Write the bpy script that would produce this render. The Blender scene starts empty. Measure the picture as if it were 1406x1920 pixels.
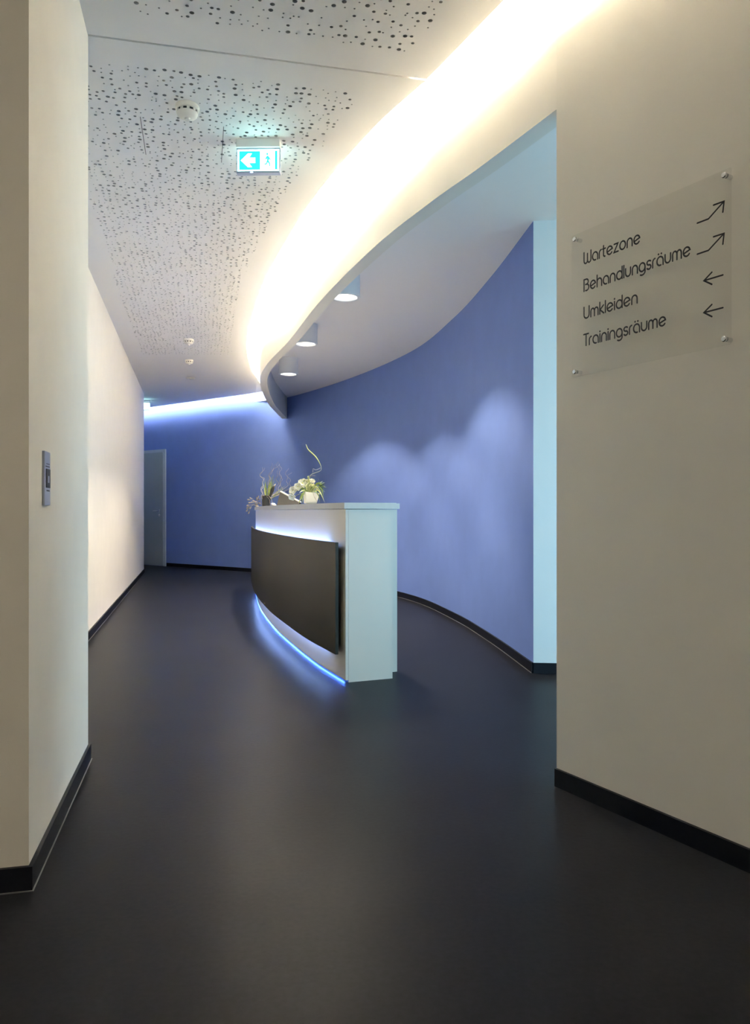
import bpy, bmesh, math, random
import numpy as np
from mathutils import Vector, Matrix
from mathutils.geometry import delaunay_2d_cdt

random.seed(7)
SC = bpy.context.scene
COL = SC.collection
PI = math.pi

# ------------------------------------------------------------------ camera
CAM_H = 1.09
cam_d = bpy.data.cameras.new('camera')
cam = bpy.data.objects.new('camera', cam_d)
COL.objects.link(cam)
cam.location = (0, 0, CAM_H)
cam.rotation_euler = (PI / 2, 0, 0)
cam_d.sensor_fit = 'VERTICAL'
cam_d.sensor_height = 36.0
cam_d.lens = 36.0 * 1400 / 1920
cam_d.shift_y = -1.0 / 1920
cam_d.clip_start = 0.02
SC.camera = cam

# ------------------------------------------------------------------ world, exposure, light levels
SC.view_settings.view_transform = 'Standard'
SC.view_settings.look = 'None'
SC.view_settings.gamma = 1.0
SC.view_settings.use_curve_mapping = False
SC.view_settings.exposure = 1.72
SC.cycles.diffuse_bounces = 7
SC.cycles.max_bounces = 12
world = bpy.data.worlds.new('World')
SC.world = world
world.use_nodes = True
bg = world.node_tree.nodes['Background']
bg.inputs[0].default_value = (0.45, 0.76, 1.0, 1)
bg.inputs[1].default_value = 3.3

COVE_WARM = (1.0, 0.90, 0.72)
COVE_COOL = (0.92, 0.95, 1.0)
COVE_STRENGTH = 62.0
COVE_BACK_STRENGTH = 32.0
DOWN_POWER = 49.0
DOWN_CORE = 75.0
DOWN_COL = (1.0, 0.87, 0.69)
LED_COL = (0.27, 0.45, 1.0)
LED_PANEL = 36.0
LED_BASE = 46.0
FILL_STRENGTH = 11.0

# daylight enters through window_1 of the waiting room
pl = bpy.data.lights.new('window_portal', 'AREA')
pl.shape = 'RECTANGLE'; pl.size = 2.3; pl.size_y = 3.0
pl.cycles.is_portal = True
po = bpy.data.objects.new('window_portal', pl)
COL.objects.link(po)
po.location = (3.14, 2.35, 1.20)
po.rotation_euler = (0, PI / 2, 0)

# ------------------------------------------------------------------ materials
def new_mat(name):
    m = bpy.data.materials.new(name)
    m.use_nodes = True
    nt = m.node_tree
    return m, nt, nt.nodes['Principled BSDF']

def mat(name, col, rough=0.5, metal=0.0, spec=0.5, var=0.0, scale=20.0, bump=0.0, bscale=200.0, coat=0.0):
    m, nt, b = new_mat(name)
    b.inputs['Base Color'].default_value = (*col, 1)
    b.inputs['Roughness'].default_value = rough
    b.inputs['Metallic'].default_value = metal
    b.inputs['Specular IOR Level'].default_value = spec
    if coat:
        b.inputs['Coat Weight'].default_value = coat
    tc = nt.nodes.new('ShaderNodeTexCoord')
    if var > 0:
        n = nt.nodes.new('ShaderNodeTexNoise')
        n.inputs['Scale'].default_value = scale
        n.inputs['Detail'].default_value = 6
        nt.links.new(tc.outputs['Object'], n.inputs['Vector'])
        r = nt.nodes.new('ShaderNodeValToRGB')
        r.color_ramp.elements[0].position = 0.3
        r.color_ramp.elements[1].position = 0.7
        r.color_ramp.elements[0].color = (*[max(0, c * (1 - var)) for c in col], 1)
        r.color_ramp.elements[1].color = (*[min(1, c * (1 + var)) for c in col], 1)
        nt.links.new(n.outputs['Fac'], r.inputs['Fac'])
        nt.links.new(r.outputs['Color'], b.inputs['Base Color'])
    if bump > 0:
        n2 = nt.nodes.new('ShaderNodeTexNoise')
        n2.inputs['Scale'].default_value = bscale
        n2.inputs['Detail'].default_value = 3
        nt.links.new(tc.outputs['Object'], n2.inputs['Vector'])
        bp = nt.nodes.new('ShaderNodeBump')
        bp.inputs['Strength'].default_value = bump
        bp.inputs['Distance'].default_value = 0.002
        nt.links.new(n2.outputs['Fac'], bp.inputs['Height'])
        nt.links.new(bp.outputs['Normal'], b.inputs['Normal'])
    return m

def emit(name, col, strength):
    m, nt, b = new_mat(name)
    b.inputs['Base Color'].default_value = (*[min(1, c) for c in col], 1)
    b.inputs['Emission Color'].default_value = (*col, 1)
    b.inputs['Emission Strength'].default_value = strength
    return m

def clear_mat(name, tint=(1, 1, 1), gloss_rough=0.02, ior=1.49):
    m, nt, b = new_mat(name)
    nt.nodes.remove(b)
    out = nt.nodes['Material Output']
    tr = nt.nodes.new('ShaderNodeBsdfTransparent'); tr.inputs[0].default_value = (*tint, 1)
    gl = nt.nodes.new('ShaderNodeBsdfGlossy'); gl.inputs['Roughness'].default_value = gloss_rough
    fr = nt.nodes.new('ShaderNodeFresnel'); fr.inputs['IOR'].default_value = ior
    mx = nt.nodes.new('ShaderNodeMixShader')
    ge = nt.nodes.new('ShaderNodeNewGeometry')                       # no mirror on the inside of the pane
    iv = nt.nodes.new('ShaderNodeMath'); iv.operation = 'SUBTRACT'; iv.inputs[0].default_value = 1.0
    mu = nt.nodes.new('ShaderNodeMath'); mu.operation = 'MULTIPLY'
    nt.links.new(ge.outputs['Backfacing'], iv.inputs[1])
    nt.links.new(fr.outputs[0], mu.inputs[0]); nt.links.new(iv.outputs[0], mu.inputs[1])
    nt.links.new(mu.outputs[0], mx.inputs[0])
    nt.links.new(tr.outputs[0], mx.inputs[1]); nt.links.new(gl.outputs[0], mx.inputs[2])
    nt.links.new(mx.outputs[0], out.inputs[0])
    return m

M = {}
M['white'] = mat('wall_white', (0.84, 0.815, 0.75), 0.75, var=0.015, scale=6, bump=0.12, bscale=260)
M['fascia'] = mat('fascia_white', (0.84, 0.815, 0.75), 0.7, var=0.01, scale=5, bump=0.06, bscale=240)
M['ceiling'] = mat('ceiling_white', (0.87, 0.86, 0.85), 0.85, bump=0.05, bscale=300)
M['soffit'] = mat('soffit_white', (0.90, 0.89, 0.87), 0.8, bump=0.05, bscale=300)
M['blue'] = mat('wall_blue', (0.150, 0.236, 0.57), 0.6, var=0.03, scale=4, bump=0.15, bscale=260)
M['waitwall'] = mat('wall_waiting_white', (0.80, 0.82, 0.82), 0.75, bump=0.1, bscale=260)
M['base'] = mat('baseboard_dark', (0.008, 0.009, 0.014), 0.45, spec=0.2, var=0.1, scale=30)
M['seal'] = mat('sealant', (0.16, 0.16, 0.165), 0.4)
M['hole_shade'] = mat('hole_wall_shade', (0.42, 0.42, 0.425), 0.95)  # flat grey that paints in the shade on the hole walls
M['dark'] = mat('fleece_dark', (0.22, 0.22, 0.225), 0.95)
M['lam_white'] = mat('laminate_white', (0.60, 0.555, 0.49), 0.35, bump=0.02, bscale=500)
M['slab'] = mat('laminate_grey', (0.55, 0.54, 0.51), 0.4, var=0.02, scale=30)
M['lam_black'] = mat('laminate_black', (0.020, 0.017, 0.011), 0.42, spec=0.2, var=0.1, scale=60, bump=0.05, bscale=500)
M['metal'] = mat('chrome', (0.75, 0.76, 0.78), 0.22, metal=1.0)
M['steel'] = mat('brushed_steel', (0.52, 0.56, 0.66), 0.4, metal=0.6)
M['plastic'] = mat('plastic_cream', (0.82, 0.80, 0.74), 0.4)
M['plastic_dark'] = mat('plastic_dark', (0.04, 0.04, 0.045), 0.5)
M['lamp_white'] = mat('lamp_enamel', (0.85, 0.86, 0.86), 0.4)
M['door'] = mat('door_grey', (0.36, 0.41, 0.43), 0.5, var=0.02, scale=8)
M['doorframe'] = mat('door_frame_grey', (0.50, 0.56, 0.60), 0.45)
M['ink'] = mat('ink_black', (0.012, 0.011, 0.016), 0.5)
M['acrylic'] = clear_mat('acrylic', (0.975, 0.975, 0.97), 0.015)
M['glass'] = clear_mat('window_glass', (0.95, 0.98, 0.98), 0.0, 1.45)
M['petal'] = mat('petal_white', (0.68, 0.67, 0.55), 0.6, var=0.04, scale=40)
M['petal_c'] = mat('petal_heart', (0.55, 0.55, 0.12), 0.6)
M['leaf'] = mat('leaf_green', (0.16, 0.22, 0.05), 0.5, var=0.25, scale=30)
M['leaf_pale'] = mat('leaf_pale', (0.38, 0.40, 0.18), 0.55, var=0.2, scale=30)
M['leaf_dark'] = mat('leaf_dark', (0.05, 0.10, 0.04), 0.5, var=0.2, scale=30)
M['twig'] = mat('twig_bark', (0.20, 0.17, 0.14), 0.8, var=0.2, scale=60)
M['twig_pale'] = mat('twig_pale', (0.34, 0.32, 0.29), 0.8, var=0.2, scale=60)
M['dry'] = mat('dried_grass', (0.20, 0.175, 0.14), 0.85, var=0.2, scale=60)
M['pot'] = mat('pot_white', (0.58, 0.58, 0.53), 0.35)
M['vase'] = mat('vase_black', (0.015, 0.016, 0.018), 0.25)
M['stand'] = mat('stand_grey', (0.05, 0.047, 0.043), 0.5)
M['tube'] = emit('tube_warm', COVE_WARM, COVE_STRENGTH)
M['tube_cool'] = emit('tube_cool', COVE_COOL, COVE_BACK_STRENGTH)
M['led'] = emit('led_panel', LED_COL, LED_PANEL)
M['led_base'] = emit('led_base', (0.07, 0.20, 1.0), LED_BASE)
M['lens'] = emit('lamp_lens', (1.0, 0.98, 0.92), 0.8)
M['sign_white'] = emit('sign_white', (0.55, 1.0, 1.0), 3.0)
M['sign_green'] = emit('sign_green', (0.01, 0.62, 0.50), 0.42)
M['led_dot'] = emit('led_dot', (0.5, 0.6, 1.0), 2.0)

# floor: mottled anthracite linoleum
m, nt, b = new_mat('floor_linoleum')
tc = nt.nodes.new('ShaderNodeTexCoord')
n1 = nt.nodes.new('ShaderNodeTexNoise'); n1.inputs['Scale'].default_value = 2.2; n1.inputs['Detail'].default_value = 8
n2 = nt.nodes.new('ShaderNodeTexNoise'); n2.inputs['Scale'].default_value = 55; n2.inputs['Detail'].default_value = 5
mx = nt.nodes.new('ShaderNodeMath'); mx.operation = 'MULTIPLY_ADD'; mx.inputs[1].default_value = 0.5
hv = nt.nodes.new('ShaderNodeMath'); hv.operation = 'MULTIPLY'; hv.inputs[1].default_value = 0.5
nt.links.new(tc.outputs['Object'], n1.inputs['Vector']); nt.links.new(tc.outputs['Object'], n2.inputs['Vector'])
nt.links.new(n2.outputs['Fac'], hv.inputs[0])
nt.links.new(n1.outputs['Fac'], mx.inputs[0]); nt.links.new(hv.outputs[0], mx.inputs[2])
cr = nt.nodes.new('ShaderNodeValToRGB')
cr.color_ramp.elements[0].position = 0.35; cr.color_ramp.elements[0].color = (0.0125, 0.0128, 0.0160, 1)
cr.color_ramp.elements[1].position = 0.68; cr.color_ramp.elements[1].color = (0.0180, 0.0185, 0.0228, 1)
nt.links.new(mx.outputs[0], cr.inputs[0]); nt.links.new(cr.outputs[0], b.inputs['Base Color'])
b.inputs['Roughness'].default_value = 0.35
b.inputs['Specular IOR Level'].default_value = 0.04
bp = nt.nodes.new('ShaderNodeBump'); bp.inputs['Strength'].default_value = 0.12; bp.inputs['Distance'].default_value = 0.002
nt.links.new(n2.outputs['Fac'], bp.inputs['Height']); nt.links.new(bp.outputs['Normal'], b.inputs['Normal'])
M['floor'] = m

# ------------------------------------------------------------------ helpers
def link(name, verts, faces, material, parent=None, smooth=False):
    me = bpy.data.meshes.new(name)
    me.from_pydata([tuple(v) for v in verts], [], faces)
    me.materials.append(M[material] if isinstance(material, str) else material)
    if smooth:
        for p in me.polygons: p.use_smooth = True
    me.update()
    o = bpy.data.objects.new(name, me)
    COL.objects.link(o)
    if parent: o.parent = parent
    return o

def bmobj(name, bm, material, parent=None, smooth=None):
    bmesh.ops.recalc_face_normals(bm, faces=bm.faces)
    me = bpy.data.meshes.new(name)
    bm.to_mesh(me); bm.free()
    me.materials.append(M[material] if isinstance(material, str) else material)
    if smooth is not None:
        for p in me.polygons: p.use_smooth = True
        me.set_sharp_from_angle(angle=math.radians(smooth))
    o = bpy.data.objects.new(name, me)
    COL.objects.link(o)
    if parent: o.parent = parent
    return o

def thing(name, label, cat, loc=(0, 0, 0), rotz=0.0, group=None):
    o = bpy.data.objects.new(name, None)
    o.empty_display_size = 0.05
    COL.objects.link(o)
    o.location = loc; o.rotation_euler = (0, 0, rotz)
    tag(o, label, cat, group)
    return o

def tag(o, label, cat, group=None):
    o['label'] = label; o['category'] = cat
    if group: o['group'] = group
    return o

def struct(o, label=None, cat=None):
    o['kind'] = 'structure'
    if label: o['label'] = label
    if cat: o['category'] = cat
    return o

def spline(pts, per=10):
    """Catmull-Rom through 2-D points"""
    P = [np.array(p, float) for p in pts]
    P = [2 * P[0] - P[1]] + P + [2 * P[-1] - P[-2]]
    out = []
    for i in range(1, len(P) - 2):
        p0, p1, p2, p3 = P[i - 1], P[i], P[i + 1], P[i + 2]
        for k in range(per):
            t = k / per
            out.append(0.5 * (2 * p1 + (p2 - p0) * t + (2 * p0 - 5 * p1 + 4 * p2 - p3) * t * t + (3 * p1 - p0 - 3 * p2 + p3) * t ** 3))
    out.append(P[-2])
    return out

def resample(pts, n):
    P = np.array(pts); d = np.r_[0, np.cumsum(np.hypot(*np.diff(P, axis=0).T))]
    s = np.linspace(0, d[-1], n)
    return [np.array((np.interp(x, d, P[:, 0]), np.interp(x, d, P[:, 1]))) for x in s]

def cut(pts, s0, s1, n):
    """piece of a polyline between arc lengths s0 and s1"""
    P = np.array(pts); d = np.r_[0, np.cumsum(np.hypot(*np.diff(P, axis=0).T))]
    if s1 is None or s1 < 0: s1 = d[-1] + (s1 or 0)
    s = np.linspace(s0, s1, n)
    return [np.array((np.interp(x, d, P[:, 0]), np.interp(x, d, P[:, 1]))) for x in s]

def offset(pts, d):
    """offset a polyline to its right-hand side (seen from above) by d, mitred"""
    P = [np.array(p, float) for p in pts]; out = []
    for i, p in enumerate(P):
        ns = []
        if i > 0:
            t = p - P[i - 1]; t /= np.linalg.norm(t); ns.append(np.array((t[1], -t[0])))
        if i < len(P) - 1:
            t = P[i + 1] - p; t /= np.linalg.norm(t); ns.append(np.array((t[1], -t[0])))
        n = sum(ns); n /= np.linalg.norm(n)
        out.append(p + n * d / max(0.3, float(np.dot(n, ns[0]))))
    return out

def strip(name, pts, d0, d1, z0, z1, material, parent=None):
    """solid wall-like strip along pts between right-hand offsets d0 and d1"""
    a = offset(pts, d0) if d0 else [np.array(p, float) for p in pts]
    c = offset(pts, d1) if d1 else [np.array(p, float) for p in pts]
    n = len(a); v = []; f = []
    for p, q in zip(a, c):
        v += [(p[0], p[1], z0), (p[0], p[1], z1), (q[0], q[1], z1), (q[0], q[1], z0)]
    for i in range(n - 1):
        k = 4 * i
        for j in range(4):
            f.append((k + j, k + 4 + j, k + 4 + (j + 1) % 4, k + (j + 1) % 4))
    f.append((0, 1, 2, 3)); f.append((4 * n - 1, 4 * n - 2, 4 * n - 3, 4 * n - 4))
    o = link(name, v, f, material, parent)
    bm = bmesh.new(); bm.from_mesh(o.data); bmesh.ops.recalc_face_normals(bm, faces=bm.faces)
    bm.to_mesh(o.data); bm.free()
    for p in o.data.polygons: p.use_smooth = True
    o.data.set_sharp_from_angle(angle=math.radians(30))
    return o

def box(bm, lo, hi, mtx=None):
    r = bmesh.ops.create_cube(bm, size=1.0)
    s = [hi[i] - lo[i] for i in range(3)]; c = [(hi[i] + lo[i]) / 2 for i in range(3)]
    for v in r['verts']:
        v.co = Vector((v.co.x * s[0] + c[0], v.co.y * s[1] + c[1], v.co.z * s[2] + c[2]))
        if mtx: v.co = mtx @ v.co
    return r['verts']

def boxobj(name, lo, hi, material, parent=None, bevel=0.0, mtx=None):
    bm = bmesh.new(); box(bm, lo, hi, mtx)
    if bevel: bmesh.ops.bevel(bm, geom=bm.edges[:], offset=bevel, segments=2, affect='EDGES', profile=0.7)
    return bmobj(name, bm, material, parent, 40 if bevel else None)

def lathe(name, prof, material, parent=None, n=32, mtx=None, smooth=40):
    """profile of (r, z); closed with caps where r == 0"""
    v = []; f = []
    for r, z in prof:
        for k in range(n):
            a = 2 * PI * k / n; v.append(Vector((r * math.cos(a), r * math.sin(a), z)))
    for i in range(len(prof) - 1):
        for k in range(n):
            f.append((i * n + k, i * n + (k + 1) % n, (i + 1) * n + (k + 1) % n, (i + 1) * n + k))
    bm = bmesh.new()
    vs = [bm.verts.new(mtx @ p if mtx else p) for p in v]
    for q in f: bm.faces.new([vs[i] for i in q])
    bmesh.ops.remove_doubles(bm, verts=bm.verts, dist=1e-6)
    return bmobj(name, bm, material, parent, smooth)

def tube(bm, pts, radii, n=6):
    P = [Vector(p) for p in pts]
    if not hasattr(radii, '__len__'): radii = [radii] * len(P)
    rings = []; up = Vector((0.3, 0.2, 1)).normalized()
    for i, p in enumerate(P):
        t = (P[min(i + 1, len(P) - 1)] - P[max(i - 1, 0)]).normalized()
        u = t.cross(up)
        if u.length < 1e-3: u = t.cross(Vector((1, 0, 0)))
        u.normalize(); w = t.cross(u).normalized()
        rings.append([bm.verts.new(p + radii[i] * (math.cos(2 * PI * k / n) * u + math.sin(2 * PI * k / n) * w)) for k in range(n)])
    for a, c in zip(rings, rings[1:]):
        for k in range(n): bm.faces.new((a[k], a[(k + 1) % n], c[(k + 1) % n], c[k]))
    bm.faces.new(rings[0][::-1]); bm.faces.new(rings[-1])

def spline3(pts, per=6):
    P = [np.array(p, float) for p in pts]
    return spline(P, per)

def tubeobj(name, pts, radii, material, parent=None, n=6):
    bm = bmesh.new(); tube(bm, pts, radii, n); return bmobj(name, bm, material, parent, 60)

def bladeobj(name, pts, width, material, parent=None, flat=(0, 1, 0), thick=0.0012):
    """leaf blade: a tapering lens-section ribbon along pts"""
    bm = bmesh.new(); P = [Vector(p) for p in pts]; n = len(P); rings = []
    fl = Vector(flat).normalized()
    for i, p in enumerate(P):
        t = (P[min(i + 1, n - 1)] - P[max(i - 1, 0)]).normalized()
        side = t.cross(fl).normalized(); s = i / (n - 1)
        w = width * (0.25 + 1.5 * s if s < 0.5 else 2.0 * (1 - s) + 0.02) * 0.5
        nr = side.cross(t).normalized() * thick
        rings.append([bm.verts.new(p + side * w), bm.verts.new(p + nr), bm.verts.new(p - side * w), bm.verts.new(p - nr)])
    for a, c in zip(rings, rings[1:]):
        for k in range(4): bm.faces.new((a[k], a[(k + 1) % 4], c[(k + 1) % 4], c[k]))
    bm.faces.new(rings[0][::-1]); bm.faces.new(rings[-1])
    return bmobj(name, bm, material, parent, 70)

# ------------------------------------------------------------------ the plan of the place (metres)
HC = 3.17            # suspended perforated ceiling
HS = 3.05            # smooth ceiling over the reception
HR = 3.46            # slab above
ZF = 2.69            # lower edge of the curved fascia
TH = 0.088           # fascia thickness

A = np.array((-1.257, 3.272)); B = np.array((-0.998, 2.153))     # corners of the near left pier
U = (A - B) / np.linalg.norm(A - B); V = np.array((U[1], -U[0]))  # corridor axes
FL0 = np.array((-2.44, 6.35)); E_ = np.array((-4.10, 13.25))
FD = (E_ - FL0) / np.linalg.norm(E_ - FL0)

WR0 = np.array((0.722, 2.969)); WD = np.array((0.503, -0.864)); WD /= np.linalg.norm(WD)
WR1 = WR0 + 4.2 * WD
fascia_pts = spline([(-1.60, 12.86), (-1.60, 11.9), (-1.575, 10.9), (-1.425, 9.25), (-1.19, 8.17), (-0.812, 7.018),
                     (-0.418, 5.682), (-0.01, 4.532), (0.27, 3.9), (0.492, 3.46), tuple(WR0)], 10)
right_pts = [WR0 + WD * t for t in (0, 0.8, 1.6, 2.4, 3.2, 4.2)]

slot_pts = [np.array(p) * 1.005 for p in [(-1.90, 12.85), (-1.84, 11.733), (-1.793, 10.773), (-1.56, 9.085), (-1.075, 7.0),
            (-0.656, 5.638), (-0.353, 4.798), (-0.009, 4.031), (0.248, 3.573), (0.522, 3.022)]]
slot_pts = spline(slot_pts, 10)
slot_near = [slot_pts[-1] + WD * t for t in (0.4, 1.2, 2.2, 3.6)]
slot_all = slot_pts + slot_near                               # far -> near

P1 = np.array((-4.15, 14.85)); P2 = np.array((-2.22, 13.40))
BD = (P1 - P2) / np.linalg.norm(P1 - P2)
P0 = P1 + BD * 3.0
back_pts = [P0, P1 + BD * 1.2, P1, (P1 + P2) / 2] + spline([tuple(P2), (-1.523, 12.86), (-0.42, 11.091), (0.438, 9.162), (0.795, 7.568), (0.967, 6.241), (1.068, 5.036)], 10)
WE = np.array((1.068, 5.036))

# ------------------------------------------------------------------ setting: floor, slab, walls
o = boxobj('floor', (-7.2, -2.8, -0.15), (5.0, 17.4, 0.0), 'floor'); struct(o, 'dark anthracite linoleum floor with a soft sheen', 'floor')
o = boxobj('ceiling_slab', (-7.2, -2.8, HR), (5.0, 17.4, HR + 0.15), 'ceiling'); struct(o, 'raw slab hidden above the suspended ceilings', 'ceiling')

def wall(name, pts, label, material='white', z0=0.0, z1=HR, th=-0.12):
    return struct(strip(name, pts, 0, th, z0, z1, material), label, 'wall')

pier = [np.array((-3.5, B[1] - 0.232 * 2.5)), B, A, A - V * 0.44]
wall('wall_left_near', pier, 'near cream pier on the left with a switch plate')
wall('wall_left', [FL0 + (FL0 - E_) * 0.46, FL0, E_, E_ - V * 2.6], 'long pale wall on the left of the corridor')
wall('wall_left_end', [np.array((-6.55, 12.4)), np.array((-6.55, 17.2))], 'hidden end wall of the side corridor')
wall('wall_back', back_pts, 'blue wall running across the corridor end and curving behind the reception', 'blue')
wall('wall_waiting', [WE, np.array((1.6, 4.99)), np.array((3.2, 4.90))], 'pale wall end lit by bluish daylight beside the curved blue wall', 'waitwall')
wall('wall_waiting_end', [np.array((3.2, -0.2)), np.array((2.55, -0.2))], 'hidden end wall of the waiting room', 'waitwall')
wall('wall_entrance', [np.array((2.95, -2.5)), np.array((-3.6, -2.5))], 'hidden wall behind the viewer')
wall('wall_entrance_left', [np.array((-3.5, -2.6)), np.array((-3.5, 1.7))], 'hidden side wall of the entrance')
wall('wall_entrance_right', [WR1 + np.array((0, 0.05)), np.array((WR1[0], -2.6))], 'hidden wall right of the entrance')
wall('wall_right', right_pts, 'cream wall on the right carrying the direction sign', 'fascia', th=-TH)
o = strip('trim_1', fascia_pts, 0, -TH, ZF, HR, 'fascia'); struct(o, 'sweeping curved fascia hanging above the reception counter, washed by cove light', 'fascia')

# window of the waiting room (daylight source)
WX = 3.0
bm = bmesh.new()
box(bm, (WX, -0.3, 0), (WX + 0.12, 0.9, HR)); box(bm, (WX, 3.8, 0), (WX + 0.12, 5.0, HR))
box(bm, (WX, 0.9, 0), (WX + 0.12, 3.8, 0.1)); box(bm, (WX, 0.9, 2.30), (WX + 0.12, 3.8, HR))
o = bmobj('wall_waiting_window', bm, 'waitwall'); struct(o, 'hidden window wall of the waiting room', 'wall')
win = struct(thing('window_1', 'tall window of the waiting room beyond the right wall', 'window', (WX + 0.06, 2.35, 0.1)))
boxobj('window_frame', (-0.04, -1.45, 0), (0.04, -1.39, 2.20), 'white', win)
boxobj('window_frame', (-0.04, 1.39, 0), (0.04, 1.45, 2.20), 'white', win)
boxobj('window_frame', (-0.04, -1.39, 0), (0.04, 1.39, 0.06), 'white', win)
boxobj('window_frame', (-0.04, -1.39, 2.14), (0.04, 1.39, 2.20), 'white', win)
boxobj('transom', (-0.05, -1.39, 1.36), (0.05, 1.39, 1.50), 'white', win)
for z0, z1 in ((0.06, 1.36), (1.50, 2.14)):
    boxobj('mullion', (-0.04, -0.03, z0), (0.04, 0.03, z1), 'white', win)
    boxobj('pane', (-0.006, -1.39, z0), (0.006, -0.03, z1), 'glass', win)
    boxobj('pane', (-0.006, 0.03, z0), (0.006, 1.39, z1), 'glass', win)

# baseboards
BBH = 0.07
def baseboard(name, pts, label, seal=True):
    o = strip(name, pts, -0.001, 0.012, 0.0, BBH, 'base'); struct(o, label, 'baseboard')
    if seal: strip('sealant', pts, 0.012, 0.0155, 0.0, 0.003, 'seal', o)
    return o
baseboard('baseboard_left_near', [pier[0], B, A, A - V * 0.44], 'dark skirting round the near left pier')
baseboard('baseboard_left', [FL0 + (FL0 - E_) * 0.42, FL0, E_, E_ - V * 1.5], 'dark skirting along the long left wall')
baseboard('baseboard_back', [P1 - BD * 0.02] + back_pts[3:], 'dark skirting along the curving blue wall')
baseboard('baseboard_waiting', [WE, np.array((1.6, 4.99)), np.array((3.0, 4.91))], 'blue-lit dark skirting under the pale wall end', False)
baseboard('baseboard_right', right_pts, 'dark skirting under the wall with the sign', False)

# ------------------------------------------------------------------ ceilings
def inside(poly, pts):
    P = np.array(poly); x, y = pts[:, 0], pts[:, 1]; r = np.zeros(len(pts), bool)
    for (x0, y0), (x1, y1) in zip(P, np.roll(P, -1, 0)):
        c = ((y0 > y) != (y1 > y))
        with np.errstate(divide='ignore', invalid='ignore'):
            r ^= c & (x < (x1 - x0) * (y - y0) / (y1 - y0) + x0)
    return r
def edge_dist(poly, pts):
    P = np.array(poly); d = np.full(len(pts), 1e9)
    for a, c in zip(P, np.roll(P, -1, 0)):
        e = c - a; L = e @ e
        if L < 1e-12: continue
        t = np.clip(((pts - a) @ e) / L, 0, 1)
        d = np.minimum(d, np.hypot(*(pts - a - t[:, None] * e).T))
    return d

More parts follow.
